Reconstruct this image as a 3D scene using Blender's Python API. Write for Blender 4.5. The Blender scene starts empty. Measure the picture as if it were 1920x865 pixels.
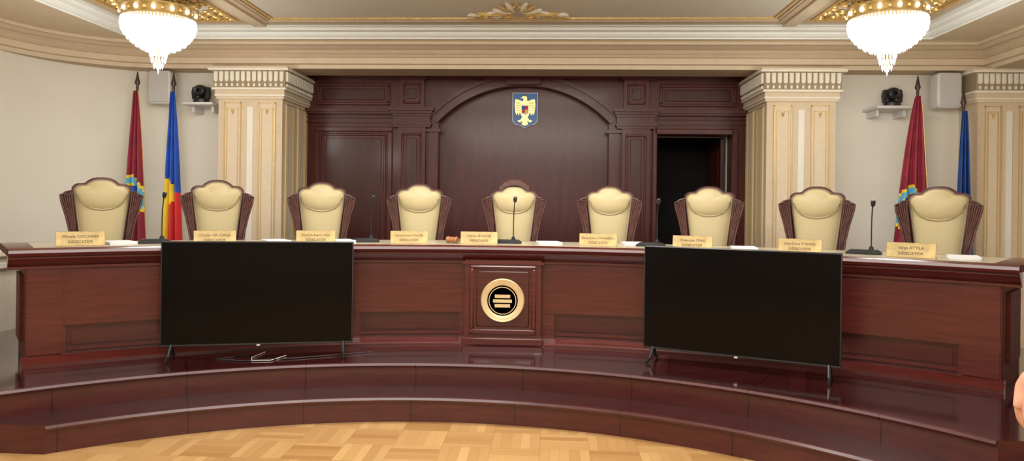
import bpy, bmesh, math, random
from mathutils import Vector, Matrix
random.seed(4)
rad=math.radians
sc=bpy.context.scene
try: sc.view_settings.view_transform='Standard'
except Exception: pass

# ---------------------------------------------------------------- materials
def newmat(name):
    m=bpy.data.materials.new(name); m.use_nodes=True
    nt=m.node_tree; b=nt.nodes['Principled BSDF']
    return m,nt,b
def plain(name,c,rough=.6,metal=0,var=.06,scale=12,bump=0,emit=None,es=0,coat=0,spec=None):
    m,nt,b=newmat(name)
    tc=nt.nodes.new('ShaderNodeTexCoord'); n=nt.nodes.new('ShaderNodeTexNoise')
    n.inputs['Scale'].default_value=scale; n.inputs['Detail'].default_value=4
    nt.links.new(tc.outputs['Object'],n.inputs['Vector'])
    r=nt.nodes.new('ShaderNodeValToRGB')
    r.color_ramp.elements[0].position=.3; r.color_ramp.elements[1].position=.7
    r.color_ramp.elements[0].color=(c[0]*(1-var),c[1]*(1-var),c[2]*(1-var),1)
    r.color_ramp.elements[1].color=(min(1,c[0]*(1+var)),min(1,c[1]*(1+var)),min(1,c[2]*(1+var)),1)
    nt.links.new(n.outputs['Fac'],r.inputs['Fac']); nt.links.new(r.outputs['Color'],b.inputs['Base Color'])
    b.inputs['Roughness'].default_value=rough; b.inputs['Metallic'].default_value=metal
    if coat: b.inputs['Coat Weight'].default_value=coat; b.inputs['Coat Roughness'].default_value=.12
    if spec is not None: b.inputs['Specular IOR Level'].default_value=spec
    if bump:
        bp=nt.nodes.new('ShaderNodeBump'); bp.inputs['Strength'].default_value=bump; bp.inputs['Distance'].default_value=.01
        nt.links.new(n.outputs['Fac'],bp.inputs['Height']); nt.links.new(bp.outputs['Normal'],b.inputs['Normal'])
    if emit:
        b.inputs['Emission Color'].default_value=(*emit,1); b.inputs['Emission Strength'].default_value=es
    return m
def wood(name,c1,c2,rough=.28,scl=(2,2,14),coat=.3,seams=None,spec=.5):
    m,nt,b=newmat(name); L=nt.links
    tc=nt.nodes.new('ShaderNodeTexCoord'); mp=nt.nodes.new('ShaderNodeMapping')
    mp.inputs['Scale'].default_value=scl
    L.new(tc.outputs['Object'],mp.inputs['Vector'])
    n=nt.nodes.new('ShaderNodeTexNoise'); n.inputs['Scale'].default_value=2.2; n.inputs['Detail'].default_value=7; n.inputs['Distortion'].default_value=.5
    L.new(mp.outputs['Vector'],n.inputs['Vector'])
    r=nt.nodes.new('ShaderNodeValToRGB'); r.color_ramp.elements[0].position=.32; r.color_ramp.elements[1].position=.68
    r.color_ramp.elements[0].color=(*c1,1); r.color_ramp.elements[1].color=(*c2,1)
    L.new(n.outputs['Fac'],r.inputs['Fac'])
    col=r.outputs['Color']
    if seams:
        cx,cy,step=seams
        sx=nt.nodes.new('ShaderNodeSeparateXYZ'); L.new(tc.outputs['Object'],sx.inputs[0])
        def M(op,a,bb=None):
            k=nt.nodes.new('ShaderNodeMath'); k.operation=op
            for i,v in enumerate((a,bb)):
                if v is None: continue
                if isinstance(v,(int,float)): k.inputs[i].default_value=v
                else: L.new(v,k.inputs[i])
            return k.outputs[0]
        yy=M('SUBTRACT',sx.outputs[1],cy); xx=M('SUBTRACT',sx.outputs[0],cx)
        an=M('ARCTAN2',xx,yy)
        fr=M('FRACT',M('ADD',M('DIVIDE',an,step),100.35))
        ln=M('LESS_THAN',fr,.012)
        mx=nt.nodes.new('ShaderNodeMixRGB'); mx.inputs[2].default_value=(.006,.002,.002,1)
        L.new(M('MULTIPLY',ln,.7),mx.inputs[0]); L.new(col,mx.inputs[1]); col=mx.outputs[0]
    L.new(col,b.inputs['Base Color'])
    b.inputs['Roughness'].default_value=rough
    b.inputs['Specular IOR Level'].default_value=spec
    b.inputs['Coat Weight'].default_value=coat; b.inputs['Coat Roughness'].default_value=.12
    return m
def parquet():
    m,nt,b=newmat('parquet'); L=nt.links
    tc=nt.nodes.new('ShaderNodeTexCoord'); sx=nt.nodes.new('ShaderNodeSeparateXYZ')
    L.new(tc.outputs['Object'],sx.inputs[0])
    def M(op,a,bb=None,c=None):
        k=nt.nodes.new('ShaderNodeMath'); k.operation=op
        for i,v in enumerate((a,bb,c)):
            if v is None: continue
            if isinstance(v,(int,float)): k.inputs[i].default_value=v
            else: L.new(v,k.inputs[i])
        return k.outputs[0]
    s=.30
    u=M('ADD',M('DIVIDE',sx.outputs[0],s),50); v=M('ADD',M('DIVIDE',sx.outputs[1],s),50)
    ix=M('FLOOR',u); iy=M('FLOOR',v)
    par=M('MODULO',M('ADD',ix,iy),2)
    fu=M('FRACT',u); fv=M('FRACT',v)
    t=M('ADD',M('MULTIPLY',fu,par),M('MULTIPLY',fv,M('SUBTRACT',1,par)))
    t5=M('MULTIPLY',t,5); st=M('FLOOR',t5)
    cb=nt.nodes.new('ShaderNodeCombineXYZ'); L.new(ix,cb.inputs[0]); L.new(iy,cb.inputs[1]); L.new(st,cb.inputs[2])
    wn=nt.nodes.new('ShaderNodeTexWhiteNoise'); L.new(cb.outputs[0],wn.inputs['Vector'])
    r=nt.nodes.new('ShaderNodeValToRGB')
    r.color_ramp.elements[0].color=(.36,.185,.06,1); r.color_ramp.elements[1].color=(.54,.33,.132,1)
    f=M('ADD',M('MULTIPLY',wn.outputs['Value'],.72),M('MULTIPLY',par,.28))
    L.new(f,r.inputs['Fac'])
    gap=M('LESS_THAN',M('FRACT',t5),.045)
    g2=M('LESS_THAN',M('MINIMUM',fu,fv),.012)
    gg=M('MULTIPLY',M('MAXIMUM',gap,g2),.45)
    mx=nt.nodes.new('ShaderNodeMixRGB'); mx.inputs[2].default_value=(.16,.07,.02,1)
    L.new(gg,mx.inputs[0]); L.new(r.outputs[0],mx.inputs[1]); L.new(mx.outputs[0],b.inputs['Base Color'])
    b.inputs['Roughness'].default_value=.3
    return m

SC=(-.34,1.61)
BENCH=wood('mahogany_bench',(.064,.0100,.0075),(.096,.016,.0115),.27,(1.5,1.5,22),.3)
BENCHD=wood('mahogany_panel',(.046,.0080,.0065),(.068,.0115,.009),.27,(1.5,1.5,22),.3)
BENCHE=wood('mahogany_bench_end',(.055,.0100,.008),(.080,.015,.011),.6,(1.5,1.5,22),0,spec=.1)
PODT=wood('mahogany_tread',(.026,.006,.007),(.046,.009,.009),.08,(3,12,3),.7,seams=(*SC,.21))
PODR=wood('mahogany_riser',(.050,.0090,.0085),(.074,.013,.0115),.27,(2,2,14),.25,seams=(*SC,.21))
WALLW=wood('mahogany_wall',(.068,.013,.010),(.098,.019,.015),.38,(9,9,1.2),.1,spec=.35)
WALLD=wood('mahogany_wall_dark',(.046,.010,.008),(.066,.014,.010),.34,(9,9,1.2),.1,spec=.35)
CHW=wood('chair_walnut',(.052,.018,.015),(.12,.040,.030),.35,(8,8,8),.2)
LEA=plain('cream_leather',(.54,.45,.245),.5,var=.04,scale=5,bump=.05)
LEA2=plain('leather_piping',(.32,.25,.13),.5)
PLAS=plain('plaster',(.79,.755,.665),.85,var=.02,scale=2)
COLM=plain('column_beige',(.66,.535,.375),.75,var=.04,scale=20)
COLP=plain('column_panel',(.71,.59,.43),.75,var=.04,scale=30)
CAPM=plain('capital_cream',(.80,.75,.63),.7,var=.05,scale=20)
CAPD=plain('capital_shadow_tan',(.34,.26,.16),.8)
BEAM=plain('beam_tan',(.54,.42,.28),.75,var=.04,scale=8)
BEAML=plain('beam_light',(.66,.55,.40),.75,var=.04,scale=8)
WHM=plain('white_moulding',(.87,.90,.86),.6,var=.02)
CEIL=plain('ceiling_paint',(.64,.60,.52),.85,var=.02,scale=2)
GOLD=plain('gold_leaf',(.78,.55,.20),.35,.7,var=.2,scale=30)
GOLDL=plain('gold_line',(.62,.45,.18),.45,.3)
BRASS=plain('brass_plate',(.36,.26,.105),.42,.45,var=.2,scale=14)
MEDB=plain('medallion_gold',(.74,.58,.32),.35,.5,var=.08,scale=9)
ENGR=plain('engraving',(.08,.05,.015),.6)
BLK=plain('black_plastic',(.012,.012,.013),.4)
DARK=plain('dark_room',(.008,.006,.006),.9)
SCRN=plain('tv_screen',(.003,.0025,.0025),.1,var=.02,spec=.13)
BEZ=plain('tv_bezel',(.025,.025,.027),.35)
WPL=plain('white_plastic',(.66,.65,.62),.5,var=.02)
GRL=plain('speaker_grille',(.55,.54,.52),.6,var=.1,scale=300,bump=.3)
PAP=plain('paper',(.85,.86,.86),.6,var=.02)
FRED=plain('flag_crimson',(.25,.016,.035),.65,var=.2,scale=8)
FBLU=plain('flag_blue',(.012,.07,.42),.6,var=.2,scale=8)
FEU=plain('flag_eu_blue',(.012,.06,.27),.6,var=.2,scale=8)
FYEL=plain('flag_yellow',(.85,.58,.03),.6,var=.1,scale=8)
FR2=plain('flag_red',(.62,.02,.02),.6,var=.1,scale=8)
FCY=plain('flag_cyan',(.10,.42,.62),.6)
FWH=plain('flag_white',(.75,.75,.72),.6)
POLE=plain('pole_dark_wood',(.05,.02,.015),.4)
CRY=plain('crystal',(.80,.84,.92),.08,0,var=.02,emit=(.95,.97,1.0),es=.55)
CRYH=plain('crystal_hot',(.95,.96,1.0),.1,0,var=.02,emit=(1,1,1),es=2.2)
CRYI=plain('crystal_bowl_inner',(.9,.92,.95),.2,0,var=.1,scale=40,emit=(1,1,1),es=.75)
INLAY=plain('desk_inlay',(.50,.44,.32),.25,var=.05)
SKIN=plain('skin',(.60,.31,.21),.5,var=.08,scale=25)
SUIT=plain('suit_cloth',(.012,.014,.02),.85,var=.2,scale=60)
HAIR=plain('hair',(.02,.012,.008),.6,var=.4,scale=60)
EYEW=plain('eye_white',(.8,.8,.78),.2)
LIP=plain('lip',(.5,.2,.17),.5)
SHB=plain('shield_blue',(.01,.12,.38),.4)
PARQ=parquet()

# ---------------------------------------------------------------- mesh builder
class MB:
    def __init__(s): s.v=[]; s.f=[]; s.mi=[]; s.mats=[]; s.M=Matrix.Identity(4)
    def m(s,mat):
        if mat not in s.mats: s.mats.append(mat)
        return s.mats.index(mat)
    def add(s,vs,fs,mat):
        o=len(s.v); s.v+= [tuple(s.M@Vector(p)) for p in vs]; i=s.m(mat)
        for f in fs: s.f.append(tuple(o+k for k in f)); s.mi.append(i)
    def box(s,x0,x1,y0,y1,z0,z1,mat,b=0):
        if b>0:
            b=min(b,(x1-x0)/2.01,(z1-z0)/2.01)
            pts=[(x0+b,z0),(x1-b,z0),(x1,z0+b),(x1,z1-b),(x1-b,z1),(x0+b,z1),(x0,z1-b),(x0,z0+b)]
            s.prism(pts,y0,y1,mat,bev=min(b,(y1-y0)/2.01)); return
        vs=[(x,y,z) for x in(x0,x1) for y in(y0,y1) for z in(z0,z1)]
        s.add(vs,[(0,1,3,2),(4,6,7,5),(0,4,5,1),(2,3,7,6),(0,2,6,4),(1,5,7,3)],mat)
    def prism(s,pts,y0,y1,mat,bev=0):
        n=len(pts)
        if bev:
            cx=sum(p[0] for p in pts)/n; cz=sum(p[1] for p in pts)/n
            def ins(p):
                dx,dz=p[0]-cx,p[1]-cz
                return (p[0]-math.copysign(min(bev,abs(dx)),dx),p[1]-math.copysign(min(bev,abs(dz)),dz))
            pi=[ins(p) for p in pts]
            vs=[(p[0],y0,p[1]) for p in pi]+[(p[0],y0+bev,p[1]) for p in pts]+[(p[0],y1,p[1]) for p in pts]
            fs=[tuple(range(n))]+[(k*n+i,k*n+(i+1)%n,(k+1)*n+(i+1)%n,(k+1)*n+i) for k in(0,1) for i in range(n)]+[tuple(2*n+i for i in range(n-1,-1,-1))]
            s.add(vs,fs,mat); return
        vs=[(p[0],y0,p[1]) for p in pts]+[(p[0],y1,p[1]) for p in pts]
        fs=[tuple(range(n)),tuple(range(2*n-1,n-1,-1))]+[(i,(i+1)%n,n+(i+1)%n,n+i) for i in range(n)]
        s.add(vs,fs,mat)
    def lathe(s,prof,mat,n=24,c=(0,0)):
        vs=[];fs=[];k=len(prof)
        for i in range(n):
            a=2*math.pi*i/n
            for r,z in prof: vs.append((c[0]+r*math.cos(a),c[1]+r*math.sin(a),z))
        for i in range(n):
            j=(i+1)%n
            for t in range(k-1): fs.append((i*k+t,j*k+t,j*k+t+1,i*k+t+1))
        s.add(vs,fs,mat)
        if prof[0][0]>1e-5: s.add([vs[i*k] for i in range(n)],[tuple(range(n))],mat)
        if prof[-1][0]>1e-5: s.add([vs[i*k+k-1] for i in range(n)],[tuple(range(n))],mat)
    def tube(s,path,r,mat,n=8,closed=False):
        P=[Vector(p) for p in path]; N=len(P); vs=[];fs=[]
        for i,p in enumerate(P):
            if closed: t=P[(i+1)%N]-P[i-1]
            else: t=P[min(i+1,N-1)]-P[max(i-1,0)]
            if t.length<1e-9: t=Vector((0,0,1))
            t.normalize(); up=Vector((0,0,1)) if abs(t.z)<.9 else Vector((0,1,0))
            a=t.cross(up).normalized(); b=t.cross(a)
            rr=r[i] if isinstance(r,(list,tuple)) else r
            for k in range(n):
                an=2*math.pi*k/n; vs.append(tuple(p+a*rr*math.cos(an)+b*rr*math.sin(an)))
        for i in range(N if closed else N-1):
            j=(i+1)%N
            for k in range(n): fs.append((i*n+k,i*n+(k+1)%n,j*n+(k+1)%n,j*n+k))
        if not closed: fs.append(tuple(range(n))); fs.append(tuple((N-1)*n+k for k in range(n)))
        s.add(vs,fs,mat)
    def arc(s,prof,a0,a1,mat,n=None,c=(0,.96)):
        n=n or max(2,int(abs(a1-a0)/1.0)); k=len(prof); vs=[];fs=[]
        for i in range(n+1):
            a=rad(a0+(a1-a0)*i/n)
            for r,z in prof: vs.append((c[0]+r*math.sin(a),c[1]+r*math.cos(a),z))
        for i in range(n):
            for t in range(k): fs.append((i*k+t,(i+1)*k+t,(i+1)*k+(t+1)%k,i*k+(t+1)%k))
        fs.append(tuple(range(k))); fs.append(tuple(n*k+t for t in range(k)))
        s.add(vs,fs,mat)
    def abox(s,r0,r1,z0,z1,a0,a1,mat): s.arc([(r0,z0),(r1,z0),(r1,z1),(r0,z1)],a0,a1,mat)
    def sweep(s,path,prof,mat,mats=None):
        N=len(path); P=[Vector(p) for p in path]; k=len(prof); vs=[]
        for i in range(N):
            def nrm(a,b):
                d=(b-a).normalized(); return Vector((d.y,-d.x))
            ns=[]
            if i>0: ns.append(nrm(P[i-1],P[i]))
            if i<N-1: ns.append(nrm(P[i],P[i+1]))
            m=sum(ns,Vector((0,0))); m.normalize(); sc_=1/max(.3,m.dot(ns[0]))
            for o,z in prof: q=P[i]+m*o*sc_; vs.append((q.x,q.y,z))
        for t in range(k-1):
            s.add_raw(vs,[(i*k+t,(i+1)*k+t,(i+1)*k+t+1,i*k+t+1) for i in range(N-1)],mats[t] if mats else mat)
    def add_raw(s,vs,fs,mat):
        used=sorted({i for f in fs for i in f}); mp={u:i for i,u in enumerate(used)}
        s.add([vs[u] for u in used],[tuple(mp[i] for i in f) for f in fs],mat)
    def inflate(s,out,c,y0,bulge,mat,p=3,rings=(1,.96,.88,.72,.45,.2)):
        n=len(out); vs=[];fs=[]
        for q in rings:
            y=y0-bulge*(1-q**p)
            for x,z in out: vs.append((c[0]+(x-c[0])*q,y,c[1]+(z-c[1])*q))
        vs.append((c[0],y0-bulge,c[1]))
        for r in range(len(rings)-1):
            for i in range(n): fs.append((r*n+i,r*n+(i+1)%n,(r+1)*n+(i+1)%n,(r+1)*n+i))
        r=len(rings)-1
        for i in range(n): fs.append((r*n+i,r*n+(i+1)%n,len(vs)-1))
        s.add(vs,fs,mat)
    def mesh(s,name,sharp=32):
        me=bpy.data.meshes.new(name); me.from_pydata(s.v,[],s.f)
        for m_ in s.mats: me.materials.append(m_)
        me.polygons.foreach_set('material_index',s.mi)
        bm=bmesh.new(); bm.from_mesh(me); bmesh.ops.remove_doubles(bm,verts=bm.verts,dist=1e-5)
        bmesh.ops.recalc_face_normals(bm,faces=bm.faces); bm.to_mesh(me); bm.free()
        me.polygons.foreach_set('use_smooth',[True]*len(me.polygons))
        try: me.set_sharp_from_angle(angle=rad(sharp))
        except Exception: pass
        me.update(); return me
    def obj(s,name,loc=(0,0,0),rz=0,parent=None,sharp=32):
        return inst(name,s.mesh(name,sharp),loc,rz,parent)
def inst(name,me,loc=(0,0,0),rz=0,parent=None):
    o=bpy.data.objects.new(name,me); o.location=loc; o.rotation_euler=(0,0,rz)
    sc.collection.objects.link(o)
    if parent: o.parent=parent
    return o
CY=.96; PZ=.336
def pol(R,deg): a=rad(deg); return (R*math.sin(a),CY+R*math.cos(a))

# ---------------------------------------------------------------- room shell
b=MB(); b.box(-6,6.2,-3.2,9.6,-.1,0,PARQ); b.obj('floor')
b=MB(); b.box(-6,6.2,-3.2,9.6,3.40,3.5,CEIL); b.obj('ceiling')
arcp=[(-4.0-1.3*math.sin(rad(t)),7.3+1.3*math.cos(rad(t))) for t in range(90,-1,-6)]
b=MB(); b.sweep([(-5.3,-3.0)]+arcp+[(-3.3,8.6)],[(0,0),(0,3.3),(-.12,3.3),(-.12,0)],PLAS); b.obj('wall_left')
b=MB(); b.box(5.6,5.72,-3.1,9.5,0,3.4,PLAS); b.obj('wall_right')
b=MB(); b.box(-5.5,1.62,9.36,9.5,0,3.4,PLAS); b.box(2.54,5.7,9.36,9.5,0,3.4,PLAS); b.box(1.62,2.54,9.36,9.5,2.35,3.4,PLAS)
b.box(3.3,5.6,8.6,8.72,0,3.3,PLAS)
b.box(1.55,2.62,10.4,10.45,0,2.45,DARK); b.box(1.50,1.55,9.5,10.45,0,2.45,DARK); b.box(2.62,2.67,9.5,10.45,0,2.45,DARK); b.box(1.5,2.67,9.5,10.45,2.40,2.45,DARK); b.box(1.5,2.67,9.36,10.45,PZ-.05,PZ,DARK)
b.obj('wall_back')
b=MB(); b.box(-5.5,5.7,-3.15,-3.0,0,3.4,PLAS); b.obj('wall_front')
b=MB(); 
prof=[(-.45,3.0),(0,3.0),(0,3.045),(.025,3.055),(.025,3.12),(.04,3.125),(.05,3.15),(.08,3.165),(.08,3.20),(.10,3.205),(.15,3.235),(.18,3.24),(.18,3.27),(.2,3.285)]
arc2=[(-4.0-1.3*math.sin(rad(t)),7.0+1.3*math.cos(rad(t))) for t in range(90,-1,-6)]
b.sweep([(-5.3,-3)]+arc2+[(5.05,8.3),(5.05,-3)],prof,BEAM,[BEAM,BEAML,BEAM,BEAML,BEAM,BEAM,BEAML,BEAM,BEAM,BEAML,BEAM,BEAML,BEAM])
b.obj('trim_1')
b=MB()
wp=[(-1.3,3.283),(0,3.283),(0,3.30),(.025,3.305),(.05,3.33),(.05,3.345),(.10,3.36),(.12,3.385),(.16,3.385),(.16,3.402)]
b.sweep([(-4.35,-3),(-4.35,8.05),(4.35,8.05),(4.35,-3)],wp,WHM,[BEAML]+[WHM]*8)
b.obj('trim_2')
b=MB(); b.box(-2.75,2.75,8.3,9.36,3.09,3.2,BEAM); b.obj('trim_3')
# ceiling panel mouldings
b=MB()
def frame(b,x0,x1,y0,y1,w,z0,z1,mat):
    b.box(x0,x1,y0,y0+w,z0,z1,mat); b.box(x0,x1,y1-w,y1,z0,z1,mat)
    b.box(x0,x0+w,y0+w,y1-w,z0,z1,mat); b.box(x1-w,x1,y0+w,y1-w,z0,z1,mat)
for (x0,x1,y0,y1) in ((-2.72,2.72,4.2,7.72),(-4.1,-2.86,5.5,7.72),(2.86,4.1,5.5,7.72)):
    frame(b,x0,x1,y0,y1,.07,3.375,3.40,BEAM); frame(b,x0+.07,x1-.07,y0+.07,y1-.07,.025,3.385,3.40,BEAML)
    frame(b,x0+.13,x1-.13,y0+.13,y1-.13,.016,3.385,3.40,GOLD)
b.box(-2.855,-2.725,-2.9,7.8,3.355,3.3995,BEAML); b.box(2.725,2.855,-2.9,7.8,3.355,3.3995,BEAML)
b.obj('trim_4')
def scroll(b,cx,cy,a,s,mat,z=3.385):
    pts=[];rs=[]
    for i in range(15):
        t=i/14; r=s*(1-t)**.8; th=a+t*7.5
        pts.append((cx+r*math.cos(th),cy+r*math.sin(th),z)); rs.append(.016*(1-.55*t))
    b.tube(pts,rs,mat,6)
for sx in(-1,1):
    b=MB()
    xc=sx*3.48
    for i in range(24):
        a=2*math.pi*i/24
        for rr,s,k in((.40,.06,0),(.50,.07,1),(.60,.07,0)):
            if abs(rr*math.cos(a+k*.13))<.50: scroll(b,xc+rr*math.cos(a+k*.13),6.6+rr*math.sin(a+k*.13),a*3+k,s,GOLD)
    for qx in(-1,1):
        for qy in(-1,1):
            for k in range(4):
                for j in range(4):
                    px,py=.46-.12*k,.93-.12*j
                    if math.hypot(px,py)>.68: scroll(b,xc+qx*px,6.6+qy*py,k*1.7+j*2.3,.06,GOLD)
    frame(b,xc-.53,xc+.53,5.60,7.62,.02,3.37,3.40,GOLD)
    b.obj('ceiling_gold_foliage')
b=MB()
for i in range(9):
    a=rad(180+22.5*i)
    cx,cy=0,7.38
    b.tube([(cx+t*math.cos(a)*.42*(1 if i in(0,8) else .62),cy+t*math.sin(a)*.42-.0,3.39) for t in(.2,.5,.8,1)],[.012,.03,.028,.006],CAPM if i%2 else GOLDL,6)
for q in(-1,1):
    for k in range(4): scroll(b,q*(.12+.11*k),7.44,k+q,.06,CAPM if k%2 else GOLD)
b.tube([(-.5,7.5,3.39),(-.2,7.3,3.39),(0,7.1,3.39),(.2,7.3,3.39),(.5,7.5,3.39)],.016,CAPM,6)
b.obj('ceiling_rosette')

# columns
def column(name,x0,x1,y0,y1,inner,zf):
    b=MB()
    b.box(x0,x1,y0,y1,zf,2.66,COLM)
    b.box(x0-.04,x1+.04,y0-.04,y1,zf,.5+zf,COLP)
    zb=.6+zf
    w=x1-x0
    def leafrow(fx0,fx1,fn):
        n=max(3,round((fx1-fx0)/.062)); st=(fx1-fx0)/n
        for i in range(n):
            c=fx0+st*(i+.5); h=st*.36
            fn(c,h)
    for a,c in((.10,.36),(.64,.90)):
        xa,xb=x0+w*a,x0+w*c
        b.box(xa,xb,y0-.012,y0,zb,2.60,COLP)
        for (p,q,r,s_) in((xa,xa+.010,zb,2.6),(xb-.010,xb,zb,2.6),(xa,xb,2.59,2.60),(xa+.03,xa+.036,zb,2.54),(xb-.036,xb-.03,zb,2.54),(xa+.03,xb-.03,2.534,2.54)):
            b.box(p,q,y0-.020,y0-.012,r,s_,GOLDL)
        b.lathe([(0,2.52),(.02,2.52),(.012,2.49),(0,2.46)],GOLD,8,((xa+xb)/2,y0-.014))
    b.box(x0+w*.455,x0+w*.545,y0-.01,y0,zb,2.55,PLAS)
    if inner:
        xs=x1 if inner>0 else x0; d=.012*inner
        for ya,yb in((y0+.10,y0+.36),(y0+.50,y0+.76)):
            b.box(min(xs,xs+d),max(xs,xs+d),ya,yb,zb,2.6,COLP)
            for (p,q,r,s_) in((ya,ya+.010,zb,2.6),(yb-.010,yb,zb,2.6),(ya,yb,2.59,2.60),(ya+.04,ya+.046,zb,2.54),(yb-.046,yb-.04,zb,2.54)):
                b.box(min(xs+d,xs+1.7*d),max(xs+d,xs+1.7*d),p,q,r,s_,GOLDL)
    def ring(o,z0,z1,mat): b.box(x0-o,x1+o,y0-o,y1,z0,z1,mat)
    ring(.02,2.64,2.67,COLP); ring(.035,2.67,2.69,CAPM); ring(.03,2.69,2.74,COLM); ring(.055,2.74,2.765,CAPM)
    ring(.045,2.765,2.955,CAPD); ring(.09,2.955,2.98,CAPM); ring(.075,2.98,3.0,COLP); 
    def mk(yf):
        def tab(c,h):
            pts=[(c-h,2.945),(c-h,2.85)]+[(c-h*math.cos(t),2.85-h*1.0*math.sin(t)) for t in (math.pi*.2,math.pi*.4,math.pi*.6,math.pi*.8)]+[(c+h,2.85),(c+h,2.945)]
            b.prism(pts,yf-.028,yf,CAPM,bev=.006)
            b.box(c-h*.5,c+h*.5,yf-.018,yf,2.775,2.81,CAPM)
        return tab
    leafrow(x0-.04,x1+.04,mk(y0-.045))
    if inner:
        xs=(x1+.045) if inner>0 else (x0-.045)
        b.M=Matrix.Translation((xs,0,0))@Matrix.Rotation(rad(90)*inner,4,'Z')
        if inner>0: leafrow(y0-.04,y1,mk(0))
        else: leafrow(-y1,-(y0-.04),mk(0))
        b.M=Matrix.Identity(4)
    b.obj(name)
column('column',-3.44,-2.70,8.23,9.36,1,PZ)
column('column',2.70,3.44,8.23,9.36,-1,PZ)
column('column',4.94,5.60,8.23,8.60,0,0)
# pedestal on the left
b=MB()
b.box(-5.05,-4.45,6.2,6.8,0,.12,CAPM); b.box(-5.0,-4.5,6.25,6.75,.12,.86,CAPM)
b.box(-5.06,-4.44,6.19,6.81,.86,.92,CAPM,.01); b.box(-5.10,-4.40,6.15,6.85,.97,1.03,CAPM,.01); b.box(-5.03,-4.47,6.22,6.78,.92,.97,CAPM)
for i in range(5):
    x=-4.95+.1*i; b.prism([(x-.035,.84),(x-.035,.45),(x,.30),(x+.035,.45),(x+.035,.84)],6.225,6.25,PLAS,bev=.008)
b.obj('plaster_pedestal')

# ---------------------------------------------------------------- mahogany wall
b=MB(); Y=9.10
b.box(-2.70,-1.05,Y,Y+.25,PZ,3.09,WALLW)
b.box(1.05,1.62,Y,Y+.25,PZ,3.09,WALLW); b.box(2.54,2.70,Y,Y+.25,PZ,3.09,WALLW); b.box(1.62,2.54,Y,Y+.25,2.35,3.09,WALLW)
b.box(-1.05,1.05,Y+.16,Y+.25,PZ,3.09,WALLW)
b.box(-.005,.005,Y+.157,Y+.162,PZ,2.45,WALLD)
R=1.48; zc=2.97-R; half=1.06
def arcpts(R_,hw,n=24):
    t=math.asin(hw/R_); return [(R_*math.sin(-t+2*t*i/n),zc+R_*math.cos(-t+2*t*i/n)) for i in range(n+1)]
ap=arcpts(R,half)
n_=len(ap)
b.add([(x,Y-.002,z) for x,z in ap]+[(x,Y-.002,3.085) for x,z in ap]+[(x,Y+.17,z) for x,z in ap],
      [(i,i+1,n_+i+1,n_+i) for i in range(n_-1)]+[(i,i+1,2*n_+i+1,2*n_+i) for i in range(n_-1)],WALLW)
def archstrip(Ri,Ro,y0,y1,t,n=36):
    vs=[];fs=[]
    for i in range(n+1):
        a=-t+2*t*i/n
        for RR,yy in((Ri,y0),(Ro,y0),(Ro,y1),(Ri,y1)): vs.append((RR*math.sin(a),yy,zc+RR*math.cos(a)))
    for i in range(n):
        for k in range(4): fs.append((i*4+k,i*4+4+k,i*4+4+(k+1)%4,i*4+(k+1)%4))
    fs.append((0,1,2,3)); fs.append(tuple(n*4+k for k in range(4)))
    b.add(vs,fs,WALLW)
t=math.asin(1.17/(R+.11))
archstrip(R-.03,R+.015,Y-.05,Y+.1,t); archstrip(R+.015,R+.065,Y-.03,Y,t); archstrip(R+.065,R+.11,Y-.065,Y,t); archstrip(R+.11,R+.125,Y-.04,Y,t)
b.box(-.30,.30,Y-.085,Y,3.06-.03,3.06,WALLW); b.box(-.22,.22,Y-.075,Y,2.94,3.03,WALLW,.01)
for (z0,z1,o) in((3.06,3.09,.12),(3.035,3.06,.09),(3.015,3.035,.07)):
    b.box(-2.70,2.70,Y-o,Y,z0,z1,WALLW)
def mframe(x0,x1,z0,z1,w=.035,o=.03,panel=True):
    for (p,q,r,s_) in((x0,x1,z0,z0+w),(x0,x1,z1-w,z1),(x0,x0+w,z0+w,z1-w),(x1-w,x1,z0+w,z1-w)):
        b.box(p,q,Y-o,Y,r,s_,WALLW,.008)
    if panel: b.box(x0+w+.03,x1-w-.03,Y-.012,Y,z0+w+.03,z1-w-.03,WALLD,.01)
for q in(-1,1):
    f=lambda a,c:(min(q*a,q*c),max(q*a,q*c))
    x0,x1=f(1.66,2.58); mframe(x0,x1,2.69,2.96)
    x0,x1=f(1.58,2.70)
    for (z0,z1,o) in((2.60,2.64,.11),(2.575,2.60,.08),(2.53,2.545,.03),(2.47,2.49,.03)): b.box(x0,x1,Y-o,Y,z0,z1,WALLW)
    x0,x1=f(1.14,1.60)
    for (z0,z1,o,e) in((2.61,2.65,.17,.05),(2.58,2.61,.14,.03),(2.55,2.58,.115,.015),(2.47,2.55,.095,0),(2.44,2.47,.115,.015),(2.41,2.44,.10,.0)):
        b.box(x0-e,x1+e,Y-o,Y,z0,z1,WALLW)
    x0,x1=f(1.22,1.52)
    b.box(x0,x1,Y-.09,Y,2.65,3.015,WALLW); b.box(x0-.03,x1+.03,Y-.125,Y,3.0,3.06,WALLW)
    Y0=Y; Y=Y-.09; mframe(x0+.04,x1-.04,2.70,2.95,.025,.02); Y=Y0
    x0,x1=f(1.20,1.54); b.box(x0,x1,Y-.085,Y,PZ,2.41,WALLW)
    Y=Y-.085; mframe(x0+.045,x1-.045,.7,2.34,.028,.02); Y=Y0
    x0,x1=f(1.05,1.17); b.box(x0,x1,Y-.03,Y,PZ,2.41,WALLW); 
    x0,x1=f(1.02,1.20)
    b.box(x0,x1,Y-.06,Y,2.36,2.40,WALLW); 
mframe(-2.60,-1.62,.4,2.42,.06,.035,False); mframe(-2.52,-1.70,.5,2.34,.03,.02,True)
for (p,q,r,s_) in((1.60,2.56,2.35,2.42),(1.575,1.635,PZ,2.42),(2.53,2.60,PZ,2.42)): b.box(p,q,Y-.045,Y,r,s_,WALLW,.01)
b.obj('mahogany_panelled_wall')
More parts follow.
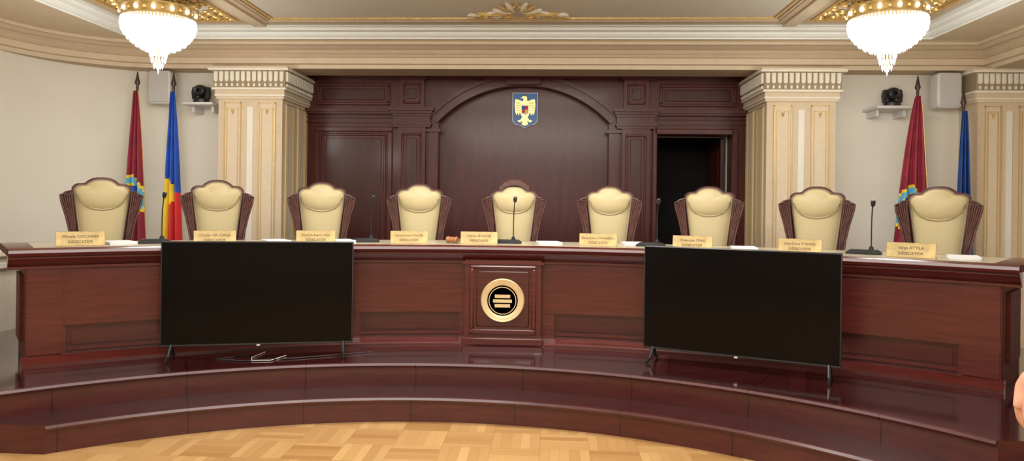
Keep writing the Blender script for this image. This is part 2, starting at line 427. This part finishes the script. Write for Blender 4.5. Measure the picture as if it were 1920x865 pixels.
b=MB(); b.box(0,.045,0,.80,PZ+.02,2.33,WALLD); b.box(-.012,0,.1,.7,1.3,2.2,WALLW,.01); b.box(-.012,0,.1,.7,.5,1.2,WALLW,.01); b.tube([(-.01,.7,1.3),(-.06,.7,1.3),(-.06,.6,1.3)],.01,BRASS)
b.obj('door_1',(2.47,9.4,0),0)
# national coat of arms on the wall
b=MB()
def shield(w,h):
    return [(-w,h*.5),(w,h*.5),(w,-h*.30),(w*.8,-h*.40),(w*.35,-h*.44),(0,-h*.52),(-w*.35,-h*.44),(-w*.8,-h*.40),(-w,-h*.30)]
b.prism(shield(.160,.44),-.012,0.02,WPL); b.prism(shield(.150,.42),-.02,-.012,SHB)
for q in(-1,1):
    wing=[(.02,.09),(.045,.115),(.085,.13),(.12,.135),(.128,.07),(.125,.02),(.118,-.03),(.105,-.065),(.09,-.03),(.078,-.07),(.066,-.03),(.05,-.05),(.03,-.02)]
    wing=[(q*x,z) for x,z in wing]
    if q<0: wing=wing[::-1]
    b.prism(wing,-.030,-.02,GOLD)
    for k in range(4):
        b.tube([(q*.05,-.032,.09-.03*k),(q*.085,-.033,.085-.03*k),(q*.118,-.032,.095-.03*k)],.003,ENGR,5)
    leg=[(.01,-.08),(.035,-.09),(.06,-.13),(.085,-.125),(.09,-.14),(.06,-.155),(.03,-.13)]
    leg=[(q*x,z) for x,z in leg]
    if q<0: leg=leg[::-1]
    b.prism(leg,-.03,-.02,GOLD)
b.prism([(-.045,.10),(-.02,.12),(-.022,.15),(-.055,.145),(-.03,.17),(0,.178),(.022,.165),(.025,.12),(.045,.10),(.05,-.06),(.02,-.10),(.04,-.175),(0,-.195),(-.04,-.175),(-.02,-.10),(-.05,-.06)],-.031,-.02,GOLD)
b.prism(shield(.045,.12),-.036,-.03,FWH)
b.box(-.038,0,-.040,-.036,.004,.05,FBLU); b.box(0,.038,-.040,-.036,.004,.05,FR2)
b.box(-.036,0,-.040,-.036,-.036,.0,FR2); b.box(0,.036,-.040,-.036,-.036,0,FYEL)
b.tube([(-.03,-.034,.188),(0,-.034,.176),(.03,-.034,.188)],.007,GOLD)
b.obj('national_coat_of_arms',(0.015,Y+.14,2.655))

# ---------------------------------------------------------------- podium
b=MB()
def slab(Rf,aL,aR,xL,xR,z0,z1,yb,yL,yR):
    n=80; pts=[(SC[0]+Rf*math.sin(rad(-aL+(aL+aR)*i/n)),SC[1]+Rf*math.cos(rad(-aL+(aL+aR)*i/n))) for i in range(n+1)]
    n=len(pts)
    top=[(x,y,z1) for x,y in pts]; bot=[(x,y,z0) for x,y in pts]
    tb=[(x,yb,z1) for x,y in pts]
    b.add(top+bot,[(i,i+1,n+i+1,n+i) for i in range(n-1)],PODR)
    b.add(top+tb,[(i,i+1,n+i+1,n+i) for i in range(n-1)],PODT)
    for (xe,ye),xo,yend in((pts[0],xL,yL),(pts[-1],xR,yR)):
        xs=sorted((xe,xo))
        b.box(xs[0],xs[1],ye,yend,z0,z1-.0005,PODR); b.box(xs[0],xs[1],ye,yend,z1-.0005,z1,PODT)
    b.arc([(Rf-.022,z1-.03),(Rf-.028,z1-.015),(Rf-.022,z1+.001),(Rf+.01,z1+.001),(Rf+.01,z1-.03)],-aL,aR,PODR,80,SC)
slab(3.385,41.3,56,-4.3,3.9,0,.168,8.2,5.5,5.0)
slab(3.686,47,53,-4.35,4.3,.168,PZ,9.08,7.4,7.4)
for x0,x1,yy in((-4.55,-2.9,8.35),(2.4,4.86,8.55)):
    b.box(x0,x1,7.4,yy,0,PZ-.0005,PODR); b.box(x0,x1,7.4,yy,PZ-.0005,PZ-.0001,PODT)
b.obj('podium')

# ---------------------------------------------------------------- judges bench
b=MB(); A=39.5
b.abox(5.12,5.30,.60,1.04,-A,A,BENCH)
b.abox(5.15,5.30,PZ,.60,-A,A,BENCHD)
b.arc([(5.07,PZ),(5.07,.375),(5.09,.39),(5.115,.395),(5.15,.395),(5.15,PZ)],-A-.2,A+.2,BENCH)
b.abox(5.105,5.15,.595,.612,-A,A,BENCH)
b.arc([(5.085,PZ+.0),(5.085,.38),(5.06,.372),(5.03,.35),(5.03,PZ)],-A-.3,A+.3,BENCH)
spans=[(4.4,13.4),(14.6,24.8),(26.0,36.8)]
stiles=[(-A,-36.8),(-26,-24.8),(-14.6,-13.4),(-4.4,4.4),(13.4,14.6),(24.8,26),(36.8,A)]
for a0,a1 in stiles: b.abox(5.118,5.16,.395,.60,a0,a1,BENCH)
for a0,a1 in spans:
    for q in(-1,1):
        s0,s1=sorted((q*a0,q*a1))
        b.abox(5.135,5.15,.41,.43,s0,s1,BENCH); b.abox(5.135,5.15,.575,.595,s0,s1,BENCH)
        b.abox(5.138,5.15,.45,.555,s0+.4,s1-.4,BENCHD)
for q in(-1,1):
    s0,s1=sorted((q*37.0,q*39.4)); b.abox(5.108,5.13,.40,1.04,s0,s1,BENCH)
b.arc([(5.12,1.0),(5.095,1.0),(5.095,1.018),(5.075,1.03),(5.05,1.06),(5.04,1.075),(5.04,1.085),(5.015,1.095),(5.005,1.115),(5.01,1.135),(5.03,1.145),(5.88,1.145),(5.88,1.10),(5.12,1.10)],-A-1.2,A+1.2,BENCH,90)
b.abox(5.12,5.80,1.145,1.147,-A+.5,A-.5,INLAY)
for q in(-1,1):
    s0,s1=sorted((q*(A-1.2),q*(A+.05))); b.abox(5.13,5.75,PZ,1.10,s0,s1,BENCHE)
    s0,s1=sorted((q*(A-1.2),q*(A+.30))); b.abox(5.25,5.62,.48,.95,s0,s1,BENCHE)
    s0,s1=sorted((q*(A+1.19),q*(A+1.25))); b.abox(5.03,5.88,1.10,1.144,s0,s1,BENCHE)
for a in(-29.75,-21.25,-12.75,-4.25,4.25,12.75,21.25,29.75): b.abox(5.3,5.72,PZ,1.10,a-.2,a+.2,BENCH)
b.M=Matrix.Translation((-.03,CY+5.12,0))
b.box(-.31,.31,-.085,.05,PZ,1.03,BENCH)
b.box(-.335,.335,-.105,0,PZ,.40,BENCH,.01); b.box(-.33,.33,-.10,0,.995,1.02,BENCH)
for (p,q,r,s_) in((-.27,.27,.96,.985),(-.27,.27,.43,.47),(-.27,-.235,.47,.96),(.235,.27,.47,.96)): b.box(p,q,-.108,-.085,r,s_,BENCH,.008)
b.box(-.215,.215,-.098,-.085,.49,.94,BENCHD,.012)
b.M=Matrix.Identity(4)
b.obj('judges_bench')
b=MB()
b.M=Matrix.Rotation(rad(90),4,'X')
b.lathe([(0,0),(.172,0),(.178,.012),(.17,.022),(.15,.018),(.13,.018),(.122,.014)],MEDB,64)
b.lathe([(0,.015),(.124,.015)],BLK,64)
b.lathe([(.112,.0155),(.112,.02),(.106,.02),(.106,.0155)],MEDB,64)
b.M=Matrix.Identity(4)
# plain stand-in mark: three stacked bars
b.prism([(-.062,.022),(.062,.022),(.062,.048),(-.062,.048)],-.024,-.014,MEDB)
b.prism([(-.076,-.016),(.076,-.016),(.076,.010),(-.076,.010)],-.024,-.014,MEDB)
b.prism([(-.062,-.054),(.062,-.054),(.062,-.028),(-.062,-.028)],-.024,-.014,MEDB)
b.obj('bench_medallion',(-.03,CY+5.12-.0985,.705))

# ---------------------------------------------------------------- chairs
def chair_mesh(name,president=False):
    b=MB()
    hp=[(0,1.335),(.04,1.333),(.075,1.324),(.105,1.306),(.128,1.285),(.15,1.283),(.18,1.281),(.205,1.268),(.222,1.245),(.221,1.20),(.210,1.10),(.190,.95),(.172,.80),(.165,.50)]
    out=hp+[(-x,z) for x,z in reversed(hp) if x>0]
    if president:
        pp=[(.15,1.27),(.15,1.31),(.11,1.355),(.06,1.385),(0,1.395)]
        b.prism(pp+[(-x,z) for x,z in reversed(pp[:-1])],.0,.05,CHW,bev=.01)
    b.prism(out,0,.055,CHW,bev=.008)
    cin=[(x*.90,1.0+(z-1.0)*.935) for x,z in out]
    b.inflate(cin,(0,1.02),0.0,.045,LEA,4)
    b.prism([(x*.92,1.0+(z-1.0)*.945) for x,z in out],-.006,.0,LEA2)
    top=[(x*.84,1.0+(z-1.0)*.91) for x,z in hp[:9]]
    U=[(.185,1.19),(.165,1.14),(.125,1.095),(.07,1.068),(0,1.058)]
    hc=top+U+[(-x,z) for x,z in reversed(U[:-1])]+[(-x,z) for x,z in reversed(top) if x>0]
    b.inflate(hc,(0,1.18),-.036,.040,LEA,3)
    b.tube([(x,-.047,z) for x,z in [(-.185,1.19),(-.165,1.14),(-.125,1.095),(-.07,1.068),(0,1.058),(.07,1.068),(.125,1.095),(.165,1.14),(.185,1.19)]],.0055,LEA2,6)
    for q in(-1,1):
        w=[(.212,1.215),(.235,1.215),(.262,1.198),(.292,1.19),(.302,1.172),(.296,1.14),(.262,1.02),(.235,.90),(.212,.78),(.20,.62),(.165,.60),(.172,.80),(.190,.95),(.208,1.10)]
        w=[(q*x,z) for x,z in w]
        if q<0: w=w[::-1]
        b.prism(w,-.035,.05,CHW,bev=0)
        for k in range(5):
            t=k/4
            xt=.222+.066*t; zt=1.195-.02*t
            xb=.178+.022*t; zb=.72+.10*t
            b.tube([(q*xb,-.035,zb),(q*((xb*.5+xt*.5)-.004),-.042,(zt+zb)/2),(q*xt,-.045,zt)],[.004,.0065,.0085],CHW,6)
        b.tube([(q*.215,-.04,1.218),(q*.262,-.045,1.204),(q*.300,-.045,1.180),(q*.292,-.045,1.13),(q*.258,-.04,1.01),(q*.23,-.04,.88),(q*.207,-.04,.72),(q*.205,-.06,.66)],.010,CHW,6)
        b.tube([(q*.20,-.02,.70),(q*.26,-.12,.70),(q*.285,-.28,.69),(q*.285,-.42,.68),(q*.28,-.47,.65)],[.02,.024,.026,.028,.02],CHW,8)
        b.tube([(q*.28,-.42,.66),(q*.27,-.40,.55),(q*.265,-.43,.44)],.02,CHW,8)
        b.tube([(q*.235,-.46,.42),(q*.245,-.48,.30),(q*.225,-.47,.12),(q*.24,-.49,0)],[.03,.035,.02,.026],CHW,8)
        b.tube([(q*.19,.02,.5),(q*.20,.03,.25),(q*.21,.08,0)],[.026,.024,.022],CHW,8)
    b.box(-.26,.26,-.50,.04,.36,.43,CHW,.015)
    sq=[]
    for i in range(32):
        t=2*math.pi*i/32; c,s_=math.cos(t),math.sin(t)
        sq.append((.25*math.copysign(abs(c)**.35,c),.255*math.copysign(abs(s_)**.35,s_)))
    b.M=Matrix.Translation((0,-.235,.43))@Matrix.Rotation(rad(-90),4,'X')
    b.inflate(sq,(0,0),0,.08,LEA,5)
    b.M=Matrix.Identity(4)
    return b.mesh(name)
cm=chair_mesh('judge_chair'); cp=chair_mesh('president_chair',True)
for i in range(9):
    a=(i-4)*8.5; x,y=pol(6.12,a)
    inst('judge_chair',cp if i==4 else cm,(x,y,PZ),-rad(a))

# ---------------------------------------------------------------- name plates
names=[('Mihaela CIOCHINA','JUDECATOR'),('Cristian DELIORGA','JUDECATOR'),('Dimitrie-Bogdan LICU','JUDECATOR'),('Laura-Iuliana SCANTEI','JUDECATOR'),('Marian ENACHE','PRESEDINTE'),('Elena-Simina TANASESCU','JUDECATOR'),('Gheorghe STAN','JUDECATOR'),('Livia Doina STANCIU','JUDECATOR'),('Varga ATTILA','JUDECATOR')]
angs=[-35.8,-25.8,-17.4,-9.1,-2.7,8.2,16.5,25.3,33.4]
b=MB()
b.M=Matrix.Rotation(rad(-14),4,'X')
b.box(-.155,.155,0,.006,0,.108,BRASS,.002)
b.M=Matrix.Identity(4)
b.box(-.155,.155,0.0,.07,0,.004,BRASS); b.box(-.12,.12,.03,.034,.0,.09,BRASS)
npm=b.mesh('name_plate')
for (n1,n2),a in zip(names,angs):
    x,y=pol(5.20,a); o=inst('name_plate',npm,(x,y,1.1475),-rad(a))
    for t,z,s_ in((n1,.062,.028),(n2,.022,.028)):
        c=bpy.data.curves.new('engraved_text','FONT'); c.body=t; c.size=s_; c.align_x='CENTER'; c.extrude=.0008
        c.materials.append(ENGR)
        if len(t)>18: c.size=.025
        to=bpy.data.objects.new('engraved_text',c); sc.collection.objects.link(to); to.parent=o
        to.rotation_euler=(rad(90-14),0,0); to.location=(0,z*math.sin(rad(14))-.0012,z*math.cos(rad(14)))

# microphones
b=MB()
b.prism([(-.12,0),(.12,0),(.12,.012),(.09,.032),(-.09,.032),(-.12,.012)],-.055,.055,BLK,bev=.006)
for k in range(4): b.box(-.08+.035*k,-.055+.035*k,-.05,-.03,.0315,.034,BEZ)
b.lathe([(.018,.03),(.016,.05),(.006,.06)],BLK,12,(.05,.01))
b.tube([(.05,.01,.05),(.05,.01,.17),(.052,0,.26),(.058,-.02,.34),(.062,-.03,.36)],.0045,BLK,8)
b.tube([(.061,-.028,.355),(.063,-.034,.372),(.066,-.044,.395),(.067,-.047,.402)],[.010,.0165,.0165,.008],BLK,10)
mm=b.mesh('gooseneck_microphone')
for a in(-30.4,-13.1,-.2,12.7,29.8):
    x,y=pol(5.42,a); inst('gooseneck_microphone',mm,(x,y,1.1475),-rad(a))
# papers
b=MB()
for k in range(5):
    t=.012*math.sin(k*2.1); b.M=Matrix.Rotation(t*3,4,'Z'); b.box(-.095,.095,-.13,.13,.0042*k,.0042*k+.0035,PAP)
b.M=Matrix.Identity(4)
pm=b.mesh('paper_stack')
for a in(-33.0,-20.8,-15.2,3.6,11.0,20.6,36.6):
    x,y=pol(5.40 if a!=11.0 else 5.6,a); inst('paper_stack',pm,(x,y,1.1475),-rad(a)+.2)
b=MB()
GW=plain('gavel_wood',(.32,.13,.05),.35)
b.M=Matrix.Translation((0,0,.03))@Matrix.Rotation(rad(90),4,'Y')
b.lathe([(0,-.05),(.026,-.05),(.03,-.04),(.026,-.03),(.024,.03),(.03,.04),(.026,.05),(0,.05)],GW,20)
b.M=Matrix.Identity(4); b.tube([(0,.02,.03),(.01,.1,.028),(.02,.2,.02)],[.008,.009,.012],GW,8)
x,y=pol(5.30,-5.2); b.obj('gavel',(x,y,1.1475),rad(-20))

# ---------------------------------------------------------------- televisions
b=MB(); W,H=1.35,.76; zb=.095
b.box(-W/2,W/2,0,.045,zb,zb+H,BEZ,.005)
b.box(-W/2+.008,W/2-.008,-.002,.002,zb+.016,zb+H-.008,SCRN)
b.box(-W/2+.15,W/2-.15,.045,.075,zb+.08,zb+.5,BLK,.02)
b.box(-.012,.012,-.004,0,zb-.004,zb+.006,WPL)
for q in(-1,1):
    x=q*.60
    b.tube([(x,.02,zb+.03),(x+q*.01,-.05,.03),(x+q*.012,-.12,.010)],[.012,.012,.009],BLK,8)
    b.tube([(x,.02,zb+.03),(x+q*.01,.09,.03),(x+q*.012,.15,.010)],[.012,.012,.009],BLK,8)
tv=b.mesh('television')
inst('television',tv,(-1.78,5.32,PZ),rad(14))
inst('television',tv,(1.66,5.26,PZ),rad(-25.4))
b=MB()
b.tube([(-1.9,5.45,.343),(-1.95,5.3,.343),(-2.05,5.22,.343),(-1.85,5.18,.343),(-1.6,5.27,.343),(-1.35,5.4,.343),(-1.0,5.6,.343)],.004,BLK,6)
b.tube([(-1.8,5.5,.343),(-1.82,5.3,.343),(-1.78,5.2,.343),(-1.65,5.22,.343),(-1.6,5.4,.343)],.0025,WPL,6)
b.obj('power_cable')

# ---------------------------------------------------------------- flags
def flag(name,x,y,top,mode,wb,lean=0,side=0,drop=1.75):
    b=MB(); zf=PZ
    b.lathe([(0,zf),(.13,zf),(.14,zf+.03),(.05,zf+.06),(.03,zf+.12),(0,zf+.12)],POLE,20)
    b.tube([(0,0,zf+.1),(lean,0,top-.18)],.014,POLE,10)
    b.M=Matrix.Translation((lean,0,top-.18)); b.lathe([(0,0),(.018,0),(.012,.015),(.03,.05),(.018,.10),(.004,.18),(0,.18)],POLE,12); b.M=Matrix.Identity(4)
    nu,nv=56,56; z1=top-.22
    vs=[]
    for j in range(nv+1):
        v=j/nv; z=z1-drop*v
        w=.05+(wb-.05)*(v**.75); px=lean*((z-zf)/(top-.18-zf))
        for i in range(nu+1):
            u=i/nu
            fold=math.sin(u*math.pi*6+v*1.5+.6*math.sin(v*5))*(.012+.04*v)
            yy=fold-.03-.02*v
            xx=px+(u-.5+side*.45)*w+.012*math.cos(u*math.pi*6)*v
            zz=z-(.14*abs(u-.45)*v)
            vs.append((xx,yy,zz))
    groups={}
    for j in range(nv):
        for i in range(nu):
            u,v=i/nu,j/nv
            if mode=='ro':
                if v<.50+.10*u: m_=FBLU
                elif v<.66+.06*math.sin(u*5): m_=FYEL if u<.72 else FBLU
                elif u<.30+.25*(1-v): m_=FYEL
                else: m_=FR2
            elif mode=='eu':
                m_=FEU
                for cz,cu in((.42,.3),(.5,.7),(.62,.35),(.72,.65),(.85,.4)):
                    if math.hypot((u-cu)*wb,(v-cz)*drop)<.022: m_=FYEL
            else:
                m_=FRED
                ex=(u-.36)*wb*.95; ez=(v-.66)*drop
                d=math.hypot(ex*1.15,ez)
                if d<.225: m_=FYEL
                if d<.20: m_=FCY
                if d<.14: m_=FYEL
                if d<.125: m_=FBLU
                if abs(ex)+abs(ez)<.08: m_=FWH
            groups.setdefault(m_.name,(m_,[]))[1].append((j*(nu+1)+i,j*(nu+1)+i+1,(j+1)*(nu+1)+i+1,(j+1)*(nu+1)+i))
    for m_,fs in groups.values(): b.add_raw(vs,fs,m_)
    if mode=='ct':
        b.tube([vs[j*(nu+1)+nu] for j in range(nv+1)],.006,GOLD,5)
    b.obj(name,(x,y,0),0,sharp=60)
flag('flag_on_pole',-4.33,8.12,2.93,'ct',.27,0,-.1)
flag('romanian_flag',-3.91,8.12,2.92,'ro',.24,0,.1,drop=1.80)
flag('flag_on_pole',4.22,8.05,2.90,'ct',.42,0,-.35)
flag('european_flag',4.72,8.10,2.75,'eu',.2,0,0)

# speakers and cameras
def speaker(x,y,z,rz):
    b=MB(); b.box(-.13,.13,-.09,.08,-.19,.19,WPL,.02); b.box(-.11,.11,-.098,-.09,-.17,.17,GRL,.01)
    b.box(-.04,.04,.08,.22,-.03,.03,WPL); b.box(-.06,.06,.20,.222,-.08,.08,WPL)
    b.obj('wall_speaker',(x,y,z),rz)
speaker(-4.17,8.36,2.78,0); speaker(4.68,8.375,2.785,0)
def cam(x,y,z,x0,x1):
    b=MB()
    b.box(x0-x,x1-x,-.16,.25,-.03,0,WPL,.008); b.box(x0-x+.05,x0-x+.08,.0,.25,-.10,-.03,WPL); b.box(x1-x-.08,x1-x-.05,.0,.25,-.10,-.03,WPL)
    b.lathe([(0,0),(.085,0),(.09,.02),(.085,.05),(.06,.07),(0,.07)],BLK,24)
    for q in(-1,1): b.prism([(q*.065,.05),(q*.095,.05),(q*.105,.13),(q*.09,.19),(q*.07,.19)],-.03,.03,BLK)
    b.M=Matrix.Translation((0,0,.145))@Matrix.Rotation(rad(90),4,'X')
    b.lathe([(0,-.07),(.055,-.065),(.07,-.03),(.07,.03),(.06,.075),(.045,.085),(.045,.095),(.03,.09),(0,.085)],BLK,24)
    b.lathe([(0,.0955),(.02,.0955),(0,.096)],SCRN,16); b.M=Matrix.Identity(4)
    b.obj('video_camera_on_shelf',(x,y,z))
cam(-3.70,8.35,2.60,-3.86,-3.50); cam(4.09,8.35,2.60,3.87,4.29)

# ---------------------------------------------------------------- chandeliers
b=MB()
Z=-.06
b.lathe([(0,.24),(.26,.24),(.26,.21),(.10,.19)],GOLD,32)
b.lathe([(.04,.08),(.04,.2)],GOLD,16)
b.lathe([(.33,0+Z),(.375,.0+Z),(.385,.02+Z),(.37,.03+Z),(.37,.085+Z),(.395,.10+Z),(.395,.115+Z),(.34,.12+Z),(.20,.16+Z),(.05,.18)],GOLDL,48)
for i in range(26):
    a=2*math.pi*i/26; c=(.378*math.cos(a),.378*math.sin(a))
    b.lathe([(0,.032+Z),(.018,.038+Z),(.022,.056+Z),(.018,.075+Z),(0,.082+Z)],CRYH if i%2 else GOLD,8,c)
def drop(x,y,z,h,r,mat):
    b.add([(x,y,z+h/2),(x+r,y,z),(x,y+r,z),(x-r,y,z),(x,y-r,z),(x,y,z-h/2)],[(0,1,2),(0,2,3),(0,3,4),(0,4,1),(5,2,1),(5,3,2),(5,4,3),(5,1,4)],mat)
rows=[(.375,-.085),(.378,-.125),(.368,-.165),(.345,-.205),(.315,-.245),(.275,-.285),(.225,-.32),(.17,-.35),(.115,-.37)]
for ri,(r,z) in enumerate(rows):
    n=int(2*math.pi*r/.034)
    for i in range(n):
        a=2*math.pi*(i+.5*(ri%2))/n; drop(r*math.cos(a),r*math.sin(a),z-random.random()*.008,.066,.013,CRY if (i+ri)%3 else CRYH)
b.lathe([(.34,-.09),(.345,-.15),(.31,-.22),(.24,-.29),(.14,-.34),(0,-.35)],CRYI,32)
for r,z0,z1 in((.085,-.38,-.46),(.07,-.44,-.52),(.045,-.49,-.58),(.0,-.52,-.63)):
    n=max(1,int(2*math.pi*r/.032))
    for i in range(n):
        a=2*math.pi*i/n; drop(r*math.cos(a),r*math.sin(a),(z0+z1)/2,abs(z1-z0)*1.0,.012,CRY)
b.tube([(0,0,-.33),(0,0,-.55)],.012,GOLDL,8)
ch=b.mesh('chandelier')
def chand(x,y,e):
    o=inst('chandelier',ch,(x,y,3.19)); o.scale=(.84,.84,.88)
    l=bpy.data.lights.new('chandelier_lamp','POINT'); l.energy=e; l.shadow_soft_size=.25; l.color=(1,.96,.89)
    o=bpy.data.objects.new('chandelier_lamp',l); o.location=(x,y,2.45); sc.collection.objects.link(o)
chand(-3.26,6.6,36); chand(3.26,6.6,36)
chand(-3.26,1.6,60); chand(3.26,1.6,60)  # unseen extra pair, added to light the room from the camera end
def area(x,y,sx,sy,e,rot=(0,0,0),z=3.33):  # added area fill below the ceiling, out of frame, no real fixture
    l=bpy.data.lights.new('added_fill_light','AREA'); l.shape='RECTANGLE'; l.size=sx; l.size_y=sy; l.energy=e; l.color=(1,.975,.92)
    o=bpy.data.objects.new('added_fill_light',l); o.location=(x,y,z); o.rotation_euler=rot; sc.collection.objects.link(o)
area(0,5.2,2.6,1.2,122)
area(0,2.2,4.0,2.0,230,(rad(22),0,0))
area(0,-.8,4.0,2.0,240,(rad(35),0,0))

# ---------------------------------------------------------------- person at the right edge
per=bpy.data.objects.new('standing_person',None); sc.collection.objects.link(per); per.location=(2.490,2.68,0.02)
def skin(name,verts,edges,radii,mat,root=0,sub=2,mats=None):
    me=bpy.data.meshes.new(name); me.from_pydata(verts,edges,[]); me.materials.append(mat)
    o=bpy.data.objects.new(name,me); sc.collection.objects.link(o); o.parent=per
    md=o.modifiers.new('Skin','SKIN'); md.use_smooth_shade=True
    for i,r in enumerate(radii):
        rr=r if isinstance(r,tuple) else (r,r)
        me.skin_vertices[0].data[i].radius=rr
    me.skin_vertices[0].data[root].use_root=True
    s=o.modifiers.new('Sub','SUBSURF'); s.levels=sub; s.render_levels=sub
    return o
V=[(0,0,.98),(0,-.01,1.12),(0,-.01,1.28),(0,-.01,1.42),(0,-.01,1.49),
   (-.19,-.01,1.42),(-.26,-.02,1.16),(-.35,.02,.96),
   (.19,-.01,1.42),(.25,-.02,1.16),(.27,.06,.94),
   (-.10,0,.90),(-.11,.01,.52),(-.11,-.02,.10),(.10,0,.90),(.11,.01,.52),(.11,-.02,.10)]
E=[(0,1),(1,2),(2,3),(3,4),(3,5),(5,6),(6,7),(3,8),(8,9),(9,10),(0,11),(11,12),(12,13),(0,14),(14,15),(15,16)]
Rr=[(.17,.12),(.16,.115),(.18,.12),(.14,.10),(.07,.07),.075,.056,.042,.075,.056,.042,.10,.075,.055,.10,.075,.055]
skin('suit_body',V,E,Rr,SUIT)
skin('neck',[(0,0,1.46),(0,.01,1.56),(0,.02,1.62)],[(0,1),(1,2)],[.058,.056,.06],SKIN)
bm=bmesh.new(); bmesh.ops.create_uvsphere(bm,u_segments=32,v_segments=24,radius=1)
for v in bm.verts:
    x,y,z=v.co; k=1-.22*max(0,-z)**1.3
    nz=.022*max(0,1-abs(x)/.25)*max(0,1-abs(z+.15)/.3) if y>.8 else 0
    v.co=Vector((x*.077*k,y*.097*(1-.1*max(0,-z))+nz,z*.118))
me=bpy.data.meshes.new('head'); bm.to_mesh(me); bm.free(); me.materials.append(SKIN)
for p in me.polygons: p.use_smooth=True
h=bpy.data.objects.new('head',me); sc.collection.objects.link(h); h.parent=per; h.location=(0,.03,1.68)
b=MB()
for q in(-1,1):
    b.M=Matrix.Translation((q*.03,.115,1.69)); b.lathe([(0,-.009),(.009,-.004),(.011,0),(.009,.004),(0,.009)],EYEW,10)
    b.M=Matrix.Translation((q*.03,.124,1.69)); b.lathe([(0,-.004),(.004,0),(0,.004)],BLK,8)
    b.M=Matrix.Translation((q*.078,.02,1.67)); b.lathe([(0,-.03),(.008,-.02),(.012,.01),(.006,.03),(0,.032)],SKIN,10)
    b.M=Matrix.Identity(4); b.tube([(q*.015,.124,1.712),(q*.03,.124,1.717),(q*.047,.112,1.71)],.004,HAIR,6)
b.tube([(-.022,.112,1.615),(0,.119,1.617),(.022,.112,1.615)],.006,LIP,6)
b.obj('face_features',(0,0,0),0,per)
bm=bmesh.new(); bmesh.ops.create_uvsphere(bm,u_segments=32,v_segments=20,radius=1)
for v in bm.verts:
    x,y,z=v.co; v.co=Vector((x*.084,y*.104-.008,z*.122+.006))
bmesh.ops.delete(bm,geom=[v for v in bm.verts if v.co.z<.02+max(0,v.co.y)*.55 and v.co.y>-.05 or v.co.z<-.05],context='VERTS')
me=bpy.data.meshes.new('hair'); bm.to_mesh(me); bm.free(); me.materials.append(HAIR)
for p in me.polygons: p.use_smooth=True
h=bpy.data.objects.new('hair',me); sc.collection.objects.link(h); h.parent=per; h.location=(0,.03,1.68)
def hand(ox,oy,oz,q):
    P=lambda x,y,z:(ox+x*q,oy+y,oz+z)
    skin('hand_palm',[P(.012,-.01,.075),P(.006,0,.035),P(0,.003,-.01),P(-.002,.003,-.05),P(0,.003,-.066)],[(0,1),(1,2),(2,3),(3,4)],[(.024,.022),(.022,.027),(.018,.036),(.014,.039),(.010,.034)],SKIN,2)
    ln=[.076,.086,.080,.064]
    for k in range(4):
        y=.0345-.0215*k; L=ln[k]
        pts=[P(0,y*.8,-.03),P(-.001,y,-.064),P(.003,y+.002,-.064-L*.45),P(.016,y+.003,-.064-L*.78),P(.032,y+.003,-.064-L*.98)]
        skin('finger_%d'%(k+1),pts,[(0,1),(1,2),(2,3),(3,4)],[.011,.0128,.0116,.0106,.0088],SKIN,2)
    skin('thumb',[P(.006,.008,.03),P(.010,.034,.008),P(.014,.050,-.028),P(.018,.054,-.060)],[(0,1),(1,2),(2,3)],[.015,.0150,.0132,.0105],SKIN)
hand(-.435,.065,.825,1); hand(.285,.09,.80,-1)
skin('forearm_wrist',[(-.335,.01,.99),(-.385,.035,.93),(-.425,.056,.885)],[(0,1),(1,2)],[.034,.030,.025],SKIN)
skin('forearm_wrist_2',[(.262,.05,.97),(.28,.075,.90),(.275,.085,.865)],[(0,1),(1,2)],[.034,.028,.025],SKIN)
b=MB(); b.tube([(-.392,.038,.925),(-.405,.045,.910)],.031,BLK,20); b.obj('wristwatch',(0,0,0),0,per)
b=MB()
for q in(-1,1):
    b.M=Matrix.Translation((q*.11,.05,-.02))
    b.prism([(-.045,0),(.045,0),(.048,.04),(.03,.09),(-.03,.09),(-.048,.04)],-.13,.04,BLK,bev=.015)
    b.prism([(-.048,0),(.048,0),(.045,.035),(.02,.055),(-.02,.055),(-.045,.035)],.0,.15,BLK,bev=.015)
b.M=Matrix.Identity(4)
b.obj('shoes',(0,0,0),0,per)

# ---------------------------------------------------------------- world & camera
w=bpy.data.worlds.new('World'); sc.world=w; w.use_nodes=True
w.node_tree.nodes['Background'].inputs[0].default_value=(.8,.85,.9,1); w.node_tree.nodes['Background'].inputs[1].default_value=.3
cd=bpy.data.cameras.new('camera'); cd.sensor_width=36; cd.lens=36*1386/1920; cd.shift_y=-(432.5-380)/1920*1.0
co=bpy.data.objects.new('camera',cd); sc.collection.objects.link(co)
co.matrix_world=Matrix.Translation((.35,0,1.5))@Matrix.Rotation(rad(3),4,'Z')@Matrix.Rotation(rad(90),4,'X')@Matrix.Rotation(rad(.7),4,'Z')
cd.clip_start=.05
sc.camera=co
